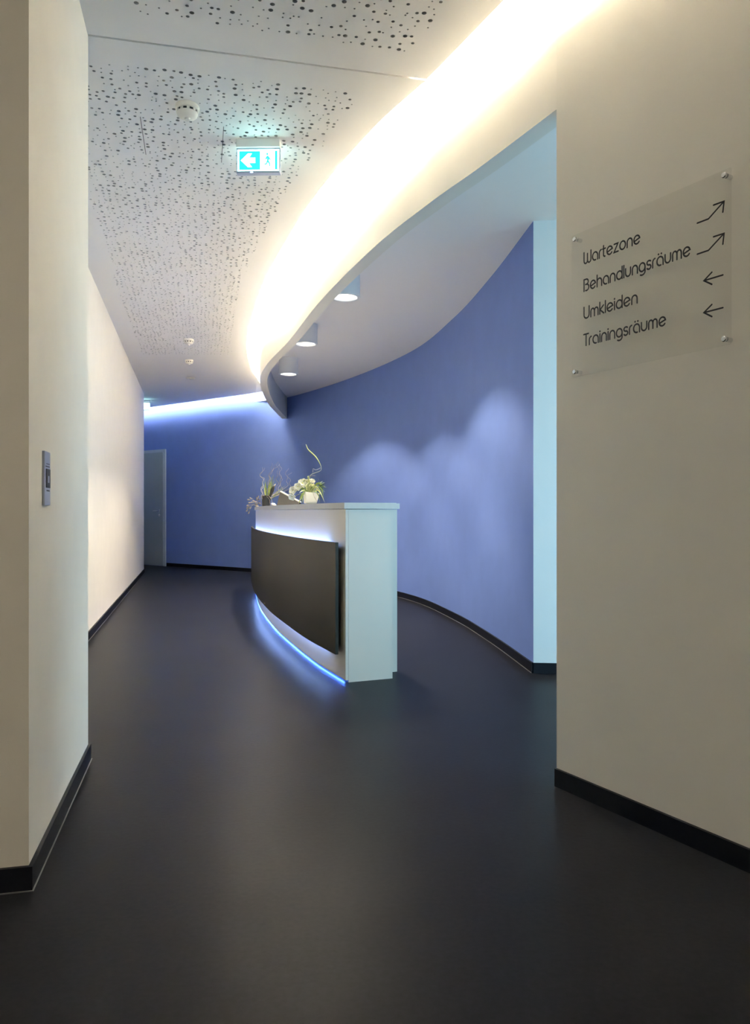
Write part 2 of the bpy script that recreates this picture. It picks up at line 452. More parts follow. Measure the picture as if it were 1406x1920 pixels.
CELL = 0.0415
def perforated(name, poly, label, margin, far_y, rng):
    """suspended board: a surface pierced by scattered round holes, a rim and a top"""
    poly = [np.array(p, float) for p in poly]
    Q = np.array([((p - A) @ V, (p - A) @ U) for p in poly])           # to (v, u) board axes
    lo = Q.min(0); hi = Q.max(0)
    iv = np.arange(math.floor(lo[0] / CELL), math.ceil(hi[0] / CELL)); iu = np.arange(math.floor(lo[1] / CELL), math.ceil(hi[1] / CELL))
    gv, gu = np.meshgrid(iv, iu, indexing='ij'); idx = np.stack([gv.ravel(), gu.ravel()], 1)
    cen = (idx + 0.5) * CELL
    wc = A + cen[:, :1] * V + cen[:, 1:] * U
    ok = inside(Q, cen) & (edge_dist(Q, cen) > margin) & (wc[:, 1] < far_y) & (wc[:, 1] > 1.0)
    cells = [tuple(c) for c in idx[ok]]; cs = set(cells)
    W = lambda v, u, z: (A[0] + v * V[0] + u * U[0], A[1] + v * V[1] + u * U[1], z)
    verts = []; faces = []; corner = {}; lining = []
    def cv(i, j):
        if (i, j) not in corner:
            corner[(i, j)] = len(verts); verts.append(W(i * CELL, j * CELL, HC))
        return corner[(i, j)]
    oct_ = [(math.cos(PI / 4 * k), math.sin(PI / 4 * k)) for k in range(8)]
    for (i, j) in cells:
        c4 = [cv(i + 1, j + 1), cv(i, j + 1), cv(i, j), cv(i + 1, j)]
        x = rng.random()
        r = 0.0105 if x < 0.16 else 0.0078 if x < 0.42 else 0.0042 if x < 0.82 else 0
        if r == 0: faces.append(tuple(c4)); continue
        jm = CELL / 2 - r - 0.0012
        cx = (i + 0.5) * CELL + rng.uniform(-jm, jm); cy = (j + 0.5) * CELL + rng.uniform(-jm, jm)
        k0 = len(verts)
        verts += [W(cx + r * a, cy + r * b_, HC) for a, b_ in oct_]
        for q in range(4):
            a0 = k0 + 2 * q; a1 = k0 + 2 * q + 1; a2 = k0 + (2 * q + 2) % 8
            faces += [(c4[q], a0, a1), (c4[q], a1, a2), (c4[q], a2, c4[(q + 1) % 4])]
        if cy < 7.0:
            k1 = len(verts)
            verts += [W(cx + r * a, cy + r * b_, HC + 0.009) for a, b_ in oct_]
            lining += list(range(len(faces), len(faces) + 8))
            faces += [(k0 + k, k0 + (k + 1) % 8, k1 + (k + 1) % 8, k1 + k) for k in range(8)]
    # border between the outline and the pierced field
    cnt = {}
    for (i, j) in cells:
        for e in (((i, j), (i + 1, j)), ((i + 1, j), (i + 1, j + 1)), ((i, j + 1), (i + 1, j + 1)), ((i, j), (i, j + 1))):
            cnt[e] = cnt.get(e, 0) + 1
    pts2 = [Vector((float(q[0]), float(q[1]))) for q in Q]; ed = [(k, (k + 1) % len(Q)) for k in range(len(Q))]; loc = {}
    for (a, b_), c in cnt.items():
        if c == 1:
            for k in (a, b_):
                if k not in loc: loc[k] = len(pts2); pts2.append(Vector((k[0] * CELL, k[1] * CELL)))
            ed.append((loc[a], loc[b_]))
    vo, eo, fo, *_ = delaunay_2d_cdt(pts2, ed, [], 0, 1e-6)
    vo = np.array([tuple(v) for v in vo]); fc = np.array([vo[list(t)].mean(0) for t in fo])
    keep = inside(Q, fc); k0 = len(verts)
    verts += [W(v[0], v[1], HC) for v in vo]
    for t, c, kp in zip(fo, fc, keep):
        if kp and (math.floor(c[0] / CELL), math.floor(c[1] / CELL)) not in cs:
            faces.append(tuple(k0 + q for q in t))
    o = link(name, verts, faces, 'ceiling'); struct(o, label, 'ceiling')
    o.data.materials.append(M['hole_shade'])
    for k in lining: o.data.polygons[k].material_index = 1  # hole walls take the painted shade grey
    # rim and top of the board
    n = len(poly); v = []; f = []
    for p in poly: v += [(p[0], p[1], HC), (p[0], p[1], HC + 0.025)]
    for k in range(n): f.append((2 * k, 2 * ((k + 1) % n), 2 * ((k + 1) % n) + 1, 2 * k + 1))
    link('board_rim', v, f, 'ceiling', o)
    v2, _, t2, *_ = delaunay_2d_cdt([Vector((float(p[0]), float(p[1]))) for p in poly], [(k, (k + 1) % n) for k in range(n)], [], 0, 1e-7)
    c2 = np.array([np.mean([tuple(v2[i]) for i in t], axis=0) for t in t2]); t2 = [tuple(t) for t, k in zip(t2, inside(np.array(poly), c2)) if k]
    link('board_top', [(p[0], p[1], HC + 0.025) for p in v2], t2, 'ceiling', o)
    link('acoustic_fleece', [(p[0], p[1], HC + 0.0095) for p in v2], t2, 'dark', o)
    return o

J0 = A + np.array((0.0, -0.012)); J1 = np.array((0.252, 3.600))                  # expansion joint across the ceiling
near_i = min(range(len(slot_all)), key=lambda i: np.linalg.norm(slot_all[i] - J1))
jd = (J1 - J0) / np.linalg.norm(J1 - J0); jn = np.array((-jd[1], jd[0])) * 0.006
sl_far = [p for p in slot_all if (p - J0) @ jn > 0.0061 * 0.006 and True]
sl_near = [p for p in slot_all if (p - J0) @ jn < -0.0061 * 0.006]
back_edge_off = 0.16
be1 = P0 + np.array((-0.60, -0.80)) * back_edge_off
bn = np.array((-BD[1], BD[0]));  bn = bn if bn[1] < 0 else -bn
bA = P0 + bn * back_edge_off; bB = P2 + bn * back_edge_off
rng = random.Random(11)
far_poly = [J0 + jn] + [J1 + jn] + sl_far[::-1] + [bB, bA, E_ - V * 2.55, E_, FL0, FL0 + (FL0 - E_) * 0.44, A - V * 0.42 + U * 0.0, A + jn]
perforated('ceiling', far_poly, 'white perforated acoustic ceiling over the corridor', 0.19, 9.9, rng)
near_poly = [J0 - jn, B, pier[0], np.array((-3.5, -2.5)), np.array((WR1[0] - 0.2, -2.5))] + sl_near[::-1] + [J1 - jn]
perforated('ceiling_near', near_poly, 'white perforated acoustic ceiling over the entrance', 0.19, 99, rng)
bm = bmesh.new()
jj = J0 + (J1 - J0) * 0.955
vs = [bm.verts.new((*p, HC + 0.026)) for p in (J0 - jn * 6, jj - jn * 6, jj + jn * 6, J0 + jn * 6)]; bm.faces.new(vs)
r = bmesh.ops.extrude_face_region(bm, geom=bm.faces[:]); bmesh.ops.translate(bm, verts=[g for g in r['geom'] if isinstance(g, bmesh.types.BMVert)], vec=(0, 0, 0.01))
o = bmobj('trim_2', bm, 'ceiling'); struct(o, 'backing strip of the ceiling expansion joint', 'trim')

# smooth ceiling over reception and waiting room
inner = offset(fascia_pts, -TH + 0.01)
rb = offset(right_pts, -TH + 0.01)
soff = inner[:-1] + rb[:5] + [np.array((2.66, -0.25)), np.array((3.05, -0.25)), np.array((3.05, 4.93)), np.array((1.6, 5.03))] + [p for p in back_pts[5:]][::-1]
bm = bmesh.new()
lo_ = [bm.verts.new((p[0], p[1], HS)) for p in soff]
bm.faces.new(lo_)
r = bmesh.ops.extrude_face_region(bm, geom=bm.faces[:]); bmesh.ops.translate(bm, verts=[g for g in r['geom'] if isinstance(g, bmesh.types.BMVert)], vec=(0, 0, 0.03))
bmesh.ops.triangulate(bm, faces=[f for f in bm.faces if len(f.verts) > 4])
o = bmobj('ceiling_reception', bm, 'soffit'); struct(o, 'smooth white lower ceiling above the reception counter', 'ceiling')

# upstand closing the light cove
strip('trim_3', [p for p in slot_all], 0.24, 0.25, HC + 0.026, HR, 'ceiling')
struct(bpy.data.objects['trim_3'], 'upstand hidden inside the light cove', 'trim')

# access hatch in the ceiling: thin dark strips stand in for its shadow gaps
hatch = struct(thing('trim_4', 'ceiling access hatch marked by two thin dark seams', 'hatch', (0, 0, HC)))
for (a, c) in (((-1.237, 3.935), (-1.335, 4.352)), ((-0.818, 4.035), (-0.915, 4.45))):
    a = np.array(a); c = np.array(c)
    strip('seam', [a, c], -0.0014, 0.0014, -0.0008, 0.004, 'plastic_dark', hatch)

# ------------------------------------------------------------------ cove light tubes
def cove(pts, d, z, r, material, name, label, seg=1.16, gap=0.02, group='fluorescent tubes in the ceiling cove'):
    line = offset(pts, d); P = np.array(line); L = np.hypot(*np.diff(P, axis=0).T).sum()
    n = int(L / seg)
    for k in range(n):
        q = cut(line, k * L / n + gap, (k + 1) * L / n - gap, 4)
        bm = bmesh.new(); tube(bm, [(p[0], p[1], z) for p in q], r, 8)
        t = bmobj(name, bm, material, None, 60); tag(t, label, 'light', group)
cove(slot_all, 0.052, 3.252, 0.014, 'tube', 'cove_tube', 'warm white tube hidden in the cove along the curved fascia')
cove([bA, bB + (bB - bA) / np.linalg.norm(bB - bA) * 0.35], 0.03, 3.25, 0.012, 'tube_cool', 'cove_tube', 'cool white tube hidden in the cove along the blue end wall', group='fluorescent tubes above the end wall')

# ------------------------------------------------------------------ reception counter
cpts = spline([(-0.187, 4.754), (-0.434, 5.373), (-0.718, 6.229), (-0.957, 7.032), (-1.275, 8.316), (-1.55, 9.72), (-1.615, 10.15)], 10)
ctr = thing('reception_counter', 'curved white reception counter with a black front panel and blue glow', 'counter')
CW = 0.325; ZT = 1.146; TS = 0.039
Lc = np.hypot(*np.diff(np.array(cpts), axis=0).T).sum()
seam = 2.05
for s0, s1, n in ((0, seam - 0.001, 24), (seam + 0.001, Lc, 36)):
    strip('front_panel', cut(cpts, s0, s1, n), 0, 0.019, 0.014, ZT - TS - 0.003, 'lam_white', ctr)
strip('end_panel', cut(cpts, 0.0005, 0.022, 2), 0.0205, CW, 0.0, ZT - TS - 0.003, 'lam_white', ctr)
strip('end_panel', cut(cpts, Lc - 0.022, Lc - 0.0005, 2), 0.0205, CW, 0.0, ZT - TS - 0.003, 'lam_white', ctr)
strip('plinth', cut(cpts, 0.022, Lc - 0.03, 40), 0.03, 0.05, 0.0, 0.10, 'plastic_dark', ctr)
strip('rear_carcass', cut(cpts, 0.175, Lc - 0.1, 40), CW + 0.001, 0.437, 0.0, ZT - TS - 0.003, 'lam_white', ctr)
strip('worktop', cut(cpts, 0.165, Lc - 0.09, 40), CW + 0.02, 0.452, ZT - TS, ZT - 0.001, 'slab', ctr)
ctop = cut(cpts, 0, Lc, 50)
t0 = ctop[1] - ctop[0]; t0 /= np.linalg.norm(t0); t1 = ctop[-1] - ctop[-2]; t1 /= np.linalg.norm(t1)
strip('counter_top', [ctop[0] - t0 * 0.018] + ctop[1:-1] + [ctop[-1] + t1 * 0.02], -0.015, CW + 0.02, ZT - TS, ZT, 'slab', ctr)
pan = strip('black_panel', cut(cpts, 0.03, Lc - 0.12, 60), -0.058, -0.038, 0.177, 0.892, 'lam_black', ctr); pan['label'] = 'black curved front panel standing off the counter'
# screw cap in the panel
q = cut(cpts, 0.17, 0.18, 2); tq = (q[1] - q[0]) / np.linalg.norm(q[1] - q[0]); nq = np.array((-tq[1], tq[0]))
mt = Matrix.Translation((q[0][0] + nq[0] * 0.0578, q[0][1] + nq[1] * 0.0578, 0.785)) @ Vector((nq[0], nq[1], 0)).to_track_quat('Z', 'Y').to_matrix().to_4x4()
lathe('screw_cap', [(0, 0), (0.006, 0), (0.0055, 0.002), (0, 0.0022)], 'plastic_dark', pan, 12, mt)
for s in (0.35, 1.6, 2.9, 4.2, 5.3):
    strip('spacer_or_light_stop', cut(cpts, s, s + 0.06, 2), -0.038, 0.0, 0.45, 0.62, 'plastic_dark', ctr)
strip('spacer_or_light_stop', cut(cpts, 0.27, 0.28, 2), -0.038, 0.0, 0.19, 0.85, 'plastic_dark', ctr)  # unseen light stop, added to block LED glow at the panel's near end
# LED strips: behind the panel's top and bottom edge, and under the body
strip('led_strip', cut(cpts, 0.30, Lc - 0.2, 50), -0.036, -0.031, 0.80, 0.835, 'led', ctr)
strip('led_strip', cut(cpts, 0.30, Lc - 0.2, 50), -0.036, -0.031, 0.235, 0.27, 'led', ctr)
strip('led_strip', cut(cpts, 0.05, Lc - 0.1, 50), 0.006, 0.014, 0.0125, 0.0139, 'led_base', ctr)

# ------------------------------------------------------------------ downlights over the counter
def make_downlight():
    t = thing('downlight', 'x', 'lamp')
    lathe('housing', [(0.0, 0.0), (0.122, 0.0), (0.122, -0.205), (0.108, -0.205), (0.100, -0.19), (0.097, -0.16), (0.0, -0.16)], 'lamp_white', t, 40)
    lathe('trim_ring', [(0.097, -0.200), (0.102, -0.209), (0.124, -0.209), (0.127, -0.203), (0.124, -0.198), (0.097, -0.198)], 'lamp_white', t, 40)
    # faceted reflector
    bm = bmesh.new(); n = 24; rows = []
    for r, z in ((0.098, -0.199), (0.078, -0.188), (0.05, -0.178), (0.02, -0.172)):
        rows.append([bm.verts.new((r * math.cos(2 * PI * k / n), r * math.sin(2 * PI * k / n), z + (0.004 if k % 2 else 0))) for k in range(n)])
    for a, c in zip(rows, rows[1:]):
        for k in range(n): bm.faces.new((a[k], a[(k + 1) % n], c[(k + 1) % n], c[k]))
    bm.faces.new(rows[-1])
    bmobj('lens', bm, 'lens', t)
    return t
def add_spot(t):
    # wide cone of the reflector and its brighter core
    for nm, pw, ang, bl in (('downlight_beam', DOWN_POWER, 122, 0.30), ('downlight_core', DOWN_CORE, 88, 0.75)):
        l = bpy.data.lights.new(nm, 'SPOT')
        l.energy = pw; l.color = DOWN_COL; l.spot_size = math.radians(ang); l.spot_blend = bl; l.shadow_soft_size = 0.045
        lo = bpy.data.objects.new(nm, l); COL.objects.link(lo); lo.parent = t; lo.location = (0, 0, -0.225)
def copy_tree(o, parent=None):
    c = o.copy(); COL.objects.link(c); c.parent = parent
    for ch in list(o.children): copy_tree(ch, c)
    return c
dl = make_downlight()
spots = [((-0.245, 6.12), 'white cylinder downlight nearest the viewer, above the near half of the counter'),
         ((-0.725, 7.83), 'white cylinder downlight in the middle of the row of three'),
         ((-1.105, 9.55), 'white cylinder downlight farthest away, by the end of the curved fascia')]
lamps = [dl] + [copy_tree(dl) for _ in spots[1:]]
for t, ((x, y), lab) in zip(lamps, spots):
    t.location = (x, y, HS); tag(t, lab, 'lamp', 'downlights above the reception counter'); add_spot(t)

# fill lamp added out of view to brighten the near pier's front
fl = thing('added_fill_lamp', 'round fill lamp added behind the viewer to brighten the near pier', 'lamp', (-1.3, -1.2, HC))
lathe('housing', [(0, 0), (0.30, 0), (0.30, -0.05), (0.28, -0.05), (0.28, -0.03), (0, -0.03)], 'lamp_white', fl, 40)
lathe('diffuser', [(0, -0.032), (0.278, -0.032), (0.278, -0.056), (0.25, -0.062), (0, -0.064)], emit('fill_diffuser', (1.0, 0.89, 0.74), FILL_STRENGTH), fl, 40)

# ------------------------------------------------------------------ smoke detectors
def detector(x, y, label, s=1.0, plain=False):
    t = thing('smoke_detector', label, 'detector', (x, y, HC), 0, 'detectors on the corridor ceiling')
    lathe('base', [(0, 0), (0.058 * s, 0), (0.060 * s, -0.006), (0.060 * s, -0.022 * s), (0.056 * s, -0.026 * s), (0, -0.026 * s)], 'plastic', t, 32)
    if plain: return t
    lathe('vent_ring', [(0, -0.025 * s), (0.051 * s, -0.025 * s), (0.050 * s, -0.040 * s), (0, -0.040 * s)], 'plastic_dark', t, 32)
    lathe('cap', [(0.054 * s, -0.038 * s), (0.050 * s, -0.050 * s), (0.038 * s, -0.060 * s), (0.016 * s, -0.064 * s), (0.014 * s, -0.074 * s), (0, -0.075 * s)], 'plastic', t, 32)
    bm = bmesh.new()
    for k in range(10):
        mt = Matrix.Rotation(2 * PI * k / 10, 4, 'Z')
        box(bm, (0.044 * s, -0.007 * s, -0.041 * s), (0.055 * s, 0.007 * s, -0.024 * s), mt)
    bmobj('vent_ribs', bm, 'plastic', t)
    bm = bmesh.new(); box(bm, (0.049 * s, -0.03 * s, -0.0325 * s), (0.0556 * s, 0.03 * s, -0.030 * s))
    return t
detector(-0.962, 3.83, 'large cream smoke detector nearest the viewer, left of the exit sign')
detector(-2.25, 9.02, 'smoke detector with dark vents at the far end of the ceiling, nearest of three')
detector(-2.55, 10.25, 'smaller smoke detector, middle of the far three', 0.9)
t = thing('ceiling_cover', 'flat round white ceiling cover farthest along the corridor', 'cover', (-2.87, 11.62, HC))
lathe('disc', [(0, 0), (0.07, 0), (0.07, -0.008), (0.06, -0.016), (0, -0.018)], 'plastic', t, 32)
lathe('knob', [(0.0, -0.017), (0.02, -0.017), (0.018, -0.024), (0, -0.025)], 'plastic', t, 20)

# ------------------------------------------------------------------ exit signs
def poly_plate(name, pts, y0, y1, material, parent):
    bm = bmesh.new(); a = [bm.verts.new((x, y0, z)) for x, z in pts]; bm.faces.new(a)
    r = bmesh.ops.extrude_face_region(bm, geom=bm.faces[:]); bmesh.ops.translate(bm, verts=[g for g in r['geom'] if isinstance(g, bmesh.types.BMVert)], vec=(0, y1 - y0, 0))
    bmesh.ops.triangulate(bm, faces=[f for f in bm.faces if len(f.verts) > 4])
    return bmobj(name, bm, material, parent)
def exit_sign(x, y, rz, label, detail=True):
    t = thing('exit_sign', label, 'sign', (x, y, HC), rz, 'emergency exit signs')
    boxobj('housing', (-0.122, -0.03, -0.048), (0.122, 0.03, 0.0), 'lamp_white', t, 0.003)
    boxobj('frame', (-0.122, -0.016, -0.056), (0.122, 0.016, -0.048), 'steel', t)
    boxobj('frame', (-0.122, -0.016, -0.188), (0.122, 0.016, -0.176), 'steel', t)
    boxobj('frame', (-0.122, -0.016, -0.176), (-0.117, 0.016, -0.056), 'steel', t)
    boxobj('frame', (0.117, -0.016, -0.176), (0.122, 0.016, -0.056), 'steel', t)
    boxobj('light_panel', (-0.117, -0.013, -0.176), (0.117, 0.013, -0.056), 'sign_white', t)
    if not detail: return t
    y0, y1 = -0.0145, -0.0131
    # green field with an arrow cut-out laid over it
    f = poly_plate('green_field', [(-0.107, -0.168), (0.010, -0.168), (0.010, -0.064), (-0.107, -0.064)], y0, y1, 'sign_green', t)
    a = [(-0.098, -0.116), (-0.058, -0.078), (-0.036, -0.078), (-0.052, -0.101), (-0.017, -0.101), (-0.017, -0.131), (-0.052, -0.131), (-0.036, -0.154), (-0.058, -0.154)]
    poly_plate('arrow', a, y0 - 0.0012, y0 - 0.0001, 'sign_white', f)
    # running figure and door opening
    poly_plate('door_bar', [(0.093, -0.168), (0.107, -0.168), (0.107, -0.064), (0.093, -0.064)], y0, y1, 'sign_green', t)
    fig = [(0.046, -0.094), (0.053, -0.089), (0.062, -0.098), (0.070, -0.113), (0.064, -0.116), (0.060, -0.109), (0.058, -0.118), (0.066, -0.132), (0.068, -0.150), (0.062, -0.150),
           (0.059, -0.135), (0.053, -0.128), (0.046, -0.140), (0.034, -0.141), (0.034, -0.135), (0.043, -0.133), (0.049, -0.116), (0.050, -0.106), (0.044, -0.112), (0.038, -0.108)]
    poly_plate('running_figure', fig, y0, y1, 'sign_green', t)
    poly_plate('figure_head', [(0.050 + 0.006 * math.cos(k * PI / 5), -0.081 + 0.006 * math.sin(k * PI / 5)) for k in range(10)], y0, y1, 'sign_green', t)
    boxobj('status_light', (-0.045, -0.0175, -0.186), (-0.03, -0.0165, -0.181), 'led_dot', t)
    return t
exit_sign(-0.652, 4.19, -0.03, 'lit green and white exit sign with an arrow hanging near the viewer')
exit_sign(-4.33, 13.95, 0.23, 'small pale lit sign at the far corner of the left wall', False)

# ------------------------------------------------------------------ door in the end wall
yb = math.atan2(-BD[1], -BD[0])                                    # local +x points right along the wall
dn = bn                                                            # towards the corridor
d0 = P1 + BD * 0.0
door = struct(thing('door_1', 'grey door in the blue end wall, half hidden by the left wall', 'door', (d0[0], d0[1], 0.0), yb))
boxobj('door_frame', (-0.055, -0.03, 0), (0.0, 0.0, 2.33), 'doorframe', door, 0.003)
boxobj('door_frame', (-1.12, -0.03, 0), (-1.065, 0.0, 2.33), 'doorframe', door, 0.003)
boxobj('door_frame', (-1.065, -0.03, 2.275), (-0.055, 0.0, 2.33), 'doorframe', door, 0.003)
leaf = boxobj('door_leaf', (-1.062, -0.04, 0.008), (-0.058, -0.002, 2.272), 'door', door, 0.002)
mt = Matrix.Translation((-0.16, -0.04, 1.10)) @ Matrix.Rotation(PI / 2, 4, 'X')
lathe('handle_rose', [(0, 0), (0.026, 0), (0.026, 0.006), (0, 0.007)], 'metal', leaf, 20, mt)
tubeobj('door_handle', [(-0.16, -0.04, 1.10), (-0.16, -0.085, 1.10), (-0.175, -0.095, 1.10), (-0.24, -0.095, 1.102), (-0.30, -0.09, 1.10)], 0.010, 'metal', leaf, 10)
mt = Matrix.Translation((-0.16, -0.04, 1.02)) @ Matrix.Rotation(PI / 2, 4, 'X')
lathe('key_plate', [(0, 0), (0.026, 0), (0.026, 0.006), (0, 0.007)], 'metal', leaf, 20, mt)
boxobj('keyhole', (-0.164, -0.049, 1.006), (-0.156, -0.046, 1.028), 'plastic_dark', leaf)

# ------------------------------------------------------------------ switch plate on the pier
sp = B + U * 0.226
sw = thing('switch_plate', 'narrow steel switch plate with a dark key switch on the near left pier', 'switch', (sp[0], sp[1], 1.195), math.atan2(U[1], U[0]))
boxobj('plate', (-0.045, -0.008, -0.085), (0.045, 0.0, 0.085), 'steel', sw, 0.002)
boxobj('switch_insert', (-0.028, -0.0105, -0.03), (0.034, -0.008, 0.03), 'plastic_dark', sw, 0.0015)
boxobj('symbol', (-0.006, -0.0112, -0.014), (0.010, -0.0105, 0.008), 'steel', sw)
boxobj('marking', (-0.03, -0.0086, 0.036), (0.03, -0.008, 0.039), 'ink', sw)
boxobj('marking', (-0.02, -0.0086, 0.045), (0.03, -0.008, 0.047), 'ink', sw)
boxobj('marking', (-0.015, -0.0086, -0.041), (0.03, -0.008, -0.037), 'ink', sw)

# ------------------------------------------------------------------ direction sign on the right wall
SW_, SH_ = 0.662, 0.54
s_off = 0.113                                                       # along the wall from its far edge
wn = np.array((WD[1], -WD[0])); wn = wn if wn[0] < 0 else -wn       # towards the corridor
so = WR0 + WD * s_off
sign = thing('direction_sign', 'clear acrylic direction sign with four lines of black lettering and arrows', 'sign', (so[0], so[1], 1.603), math.atan2(WD[1], WD[0]))
# local: +x along the wall towards the viewer's right, -y towards the corridor, z up
PL0, PL1 = -0.030, -0.022
boxobj('acrylic_plate', (0, PL0, 0), (SW_, PL1, SH_), 'acrylic', sign, 0.001)
for x in (0.018, SW_ - 0.018):
    for z in (0.018, SH_ - 0.018):
        mt = Matrix.Translation((x, 0.0, z)) @ Matrix.Rotation(PI / 2, 4, 'X')
        lathe('standoff', [(0, 0), (0.0075, 0), (0.0075, 0.022), (0.0, 0.022)], 'metal', sign, 16, mt)
        lathe('standoff_cap', [(0, 0.030), (0.009, 0.030), (0.009, 0.036), (0.007, 0.038), (0, 0.038)], 'metal', sign, 16, mt)

def arc(cx, cy, rx, ry, a0, a1, n=14):
    return [(cx + rx * math.cos(math.radians(a0 + (a1 - a0) * k / n)), cy + ry * math.sin(math.radians(a0 + (a1 - a0) * k / n))) for k in range(n + 1)]
XH, CH = 1.0, 1.46
R = 0.43
def dot(x, y, r=0.02): return arc(x, y, r, r, 0, 360, 8)
bowl = lambda: arc(R, 0.5, R, 0.5, 0, 300) 
G = {
 'o': ([arc(R, 0.5, R, 0.5, 0, 360, 22)], 0.86),
 'a': ([arc(R, 0.5, R, 0.5, 0, 285, 20), [(2 * R, 0.5), (2 * R, 0)]], 0.86),
 'e': ([[(0.03, 0.36), (0.83, 0.62)] + arc(R, 0.5, R, 0.5, 14, 322, 22)], 0.86),
 'n': ([[(0, 0), (0, 0.55)] + arc(0.38, 0.55, 0.38, 0.45, 180, 0) + [(0.76, 0)]], 0.76),
 'm': ([[(0, 0), (0, 0.6)] + arc(0.29, 0.62, 0.29, 0.38, 180, 0) + [(0.58, 0)], [(0.58, 0.6)] + arc(0.87, 0.62, 0.29, 0.38, 180, 0) + [(1.16, 0)]], 1.16),
 'u': ([[(0, 1), (0, 0.45)] + arc(0.38, 0.45, 0.38, 0.45, 180, 360) + [(0.76, 1)]], 0.76),
 'h': ([[(0, 0), (0, CH)], [(0, 0.55)] + arc(0.38, 0.55, 0.38, 0.45, 180, 0) + [(0.76, 0)]], 0.76),
 'r': ([[(0, 0), (0, 0.58)] + arc(0.36, 0.58, 0.36, 0.42, 180, 95)], 0.34),
 't': ([[(0.1, 1.36), (0.1, 0.25)] + arc(0.32, 0.25, 0.22, 0.25, 180, 275, 8), [(-0.05, 0.98), (0.40, 0.98)]], 0.40),
 'z': ([[(0.02, 1), (0.62, 1), (0.0, 0), (0.66, 0)]], 0.66),
 'd': ([arc(R, 0.5, R, 0.5, 0, 360, 22), [(2 * R, 0.0), (2 * R, CH)]], 0.86),
 'l': ([[(0, 0), (0, CH)]], 0.0),
 'i': ([[(0, 0), (0, 1)], dot(0, 1.32)], 0.0),
 'g': ([arc(R, 0.5, R, 0.5, 0, 360, 22), [(2 * R, 0.5), (2 * R, -0.05)] + arc(R, -0.05, R, 0.38, 0, -125, 12)], 0.86),
 's': ([arc(0.30, 0.745, 0.29, 0.255, 40, 265, 12) + arc(0.28, 0.255, 0.29, 0.255, 85, -150, 12)], 0.56),
 'k': ([[(0, 0), (0, CH)], [(0.58, 1), (0.04, 0.52), (0.62, 0)]], 0.6),
 'W': ([[(0, CH), (0, 0.40)] + arc(0.30, 0.40, 0.30, 0.40, 180, 360) + [(0.60, CH * 0.82)], [(0.60, 0.40)] + arc(0.90, 0.40, 0.30, 0.40, 180, 360) + [(1.20, CH)]], 1.2),
 'B': ([[(0, -0.02), (0, CH), (0.36, CH)] + arc(0.40, 1.13, 0.33, 0.33, 90, -90, 12) + [(0.26, 0.80)], [(0.40, 0.80)] + arc(0.42, 0.40, 0.42, 0.40, 90, -110, 12)], 0.84),
 'U': ([[(0, CH), (0, 0.45)] + arc(0.42, 0.45, 0.42, 0.45, 180, 360) + [(0.84, CH)]], 0.84),
 'T': ([[(-0.05, CH), (0.75, CH)], [(0.35, CH), (0.35, 0)]], 0.62),
}
G['ä'] = (G['a'][0] + [dot(0.22, 1.32), dot(0.62, 1.32)], 0.86)
def ribbon(bm, pts, w, y):
    P = [np.array(p, float) for p in pts]
    Q = [P[0]]
    for p in P[1:]:
        if np.linalg.norm(p - Q[-1]) > 1e-6: Q.append(p)
    closed = np.linalg.norm(Q[0] - Q[-1]) < 1e-4
    L = offset(Q, w / 2); Rr = offset(Q, -w / 2)
    if closed:
        m_ = (L[0] + L[-1]) / 2; L[0] = L[-1] = m_; m_ = (Rr[0] + Rr[-1]) / 2; Rr[0] = Rr[-1] = m_
    va = [bm.verts.new((p[0], y, p[1])) for p in L]; vb = [bm.verts.new((p[0], y, p[1])) for p in Rr]
    for i in range(len(Q) - 1): bm.faces.new((va[i], va[i + 1], vb[i + 1], vb[i]))
    if not closed:                                                  # small rounded ends
        for c, d in ((Q[0], Q[0] - Q[1]), (Q[-1], Q[-1] - Q[-2])):
            a0 = math.degrees(math.atan2(d[1], d[0]))
            bm.faces.new([bm.verts.new((x, y, z)) for x, z in arc(c[0], c[1], w / 2, w / 2, a0 - 90, a0 + 90, 6)])
STROKE = 0.195; GAP = 0.27
def lettering(text, x0, z0, width):
    tot = sum(G[c][1] for c in text) + GAP * (len(text) - 1)
    xs = width / tot; zs = 0.0292
    bm = bmesh.new(); x = 0.0
    for c in text:
        for st in G[c][0]:
            pts = [(x0 + (x + px) * xs, z0 + py * zs) for px, py in st]
            ribbon(bm, pts, STROKE * zs, PL0 - 0.0006)
        x += G[c][1] + GAP
    o = bmobj('lettering', bm, 'ink', sign); o['label'] = 'black lettering reading ' + text
zb0 = 1.603
lettering('Wartezone', 0.063, 2.018 - zb0, 0.258)
lettering('Behandlungsräume', 0.063, 1.916 - zb0, 0.458)
lettering('Umkleiden', 0.063, 1.813 - zb0, 0.247)
lettering('Trainingsräume', 0.063, 1.711 - zb0, 0.364)
def arrow(parts):
    bm = bmesh.new()
    for st in parts: ribbon(bm, st, 0.0052, PL0 - 0.0006)
    o = bmobj('arrow', bm, 'ink', sign); o['label'] = 'black printed arrow'
for z in (2.010, 1.911):
    z -= zb0; x = 0.548
    tip = (x + 0.094, z + 0.036)
    arrow([[(x, z), (x + 0.040, z), tip], [(x + 0.058, z + 0.037), tip, (x + 0.090, z + 0.004)]])
for z in (1.820, 1.719):
    z -= zb0; x = 0.572
    arrow([[(x, z), (x + 0.066, z)], [(x + 0.028, z + 0.019), (x, z), (x + 0.028, z - 0.019)]])

# ------------------------------------------------------------------ things on the counter
def at(px_, Y): return (px_ - 703) / 1400 * Y
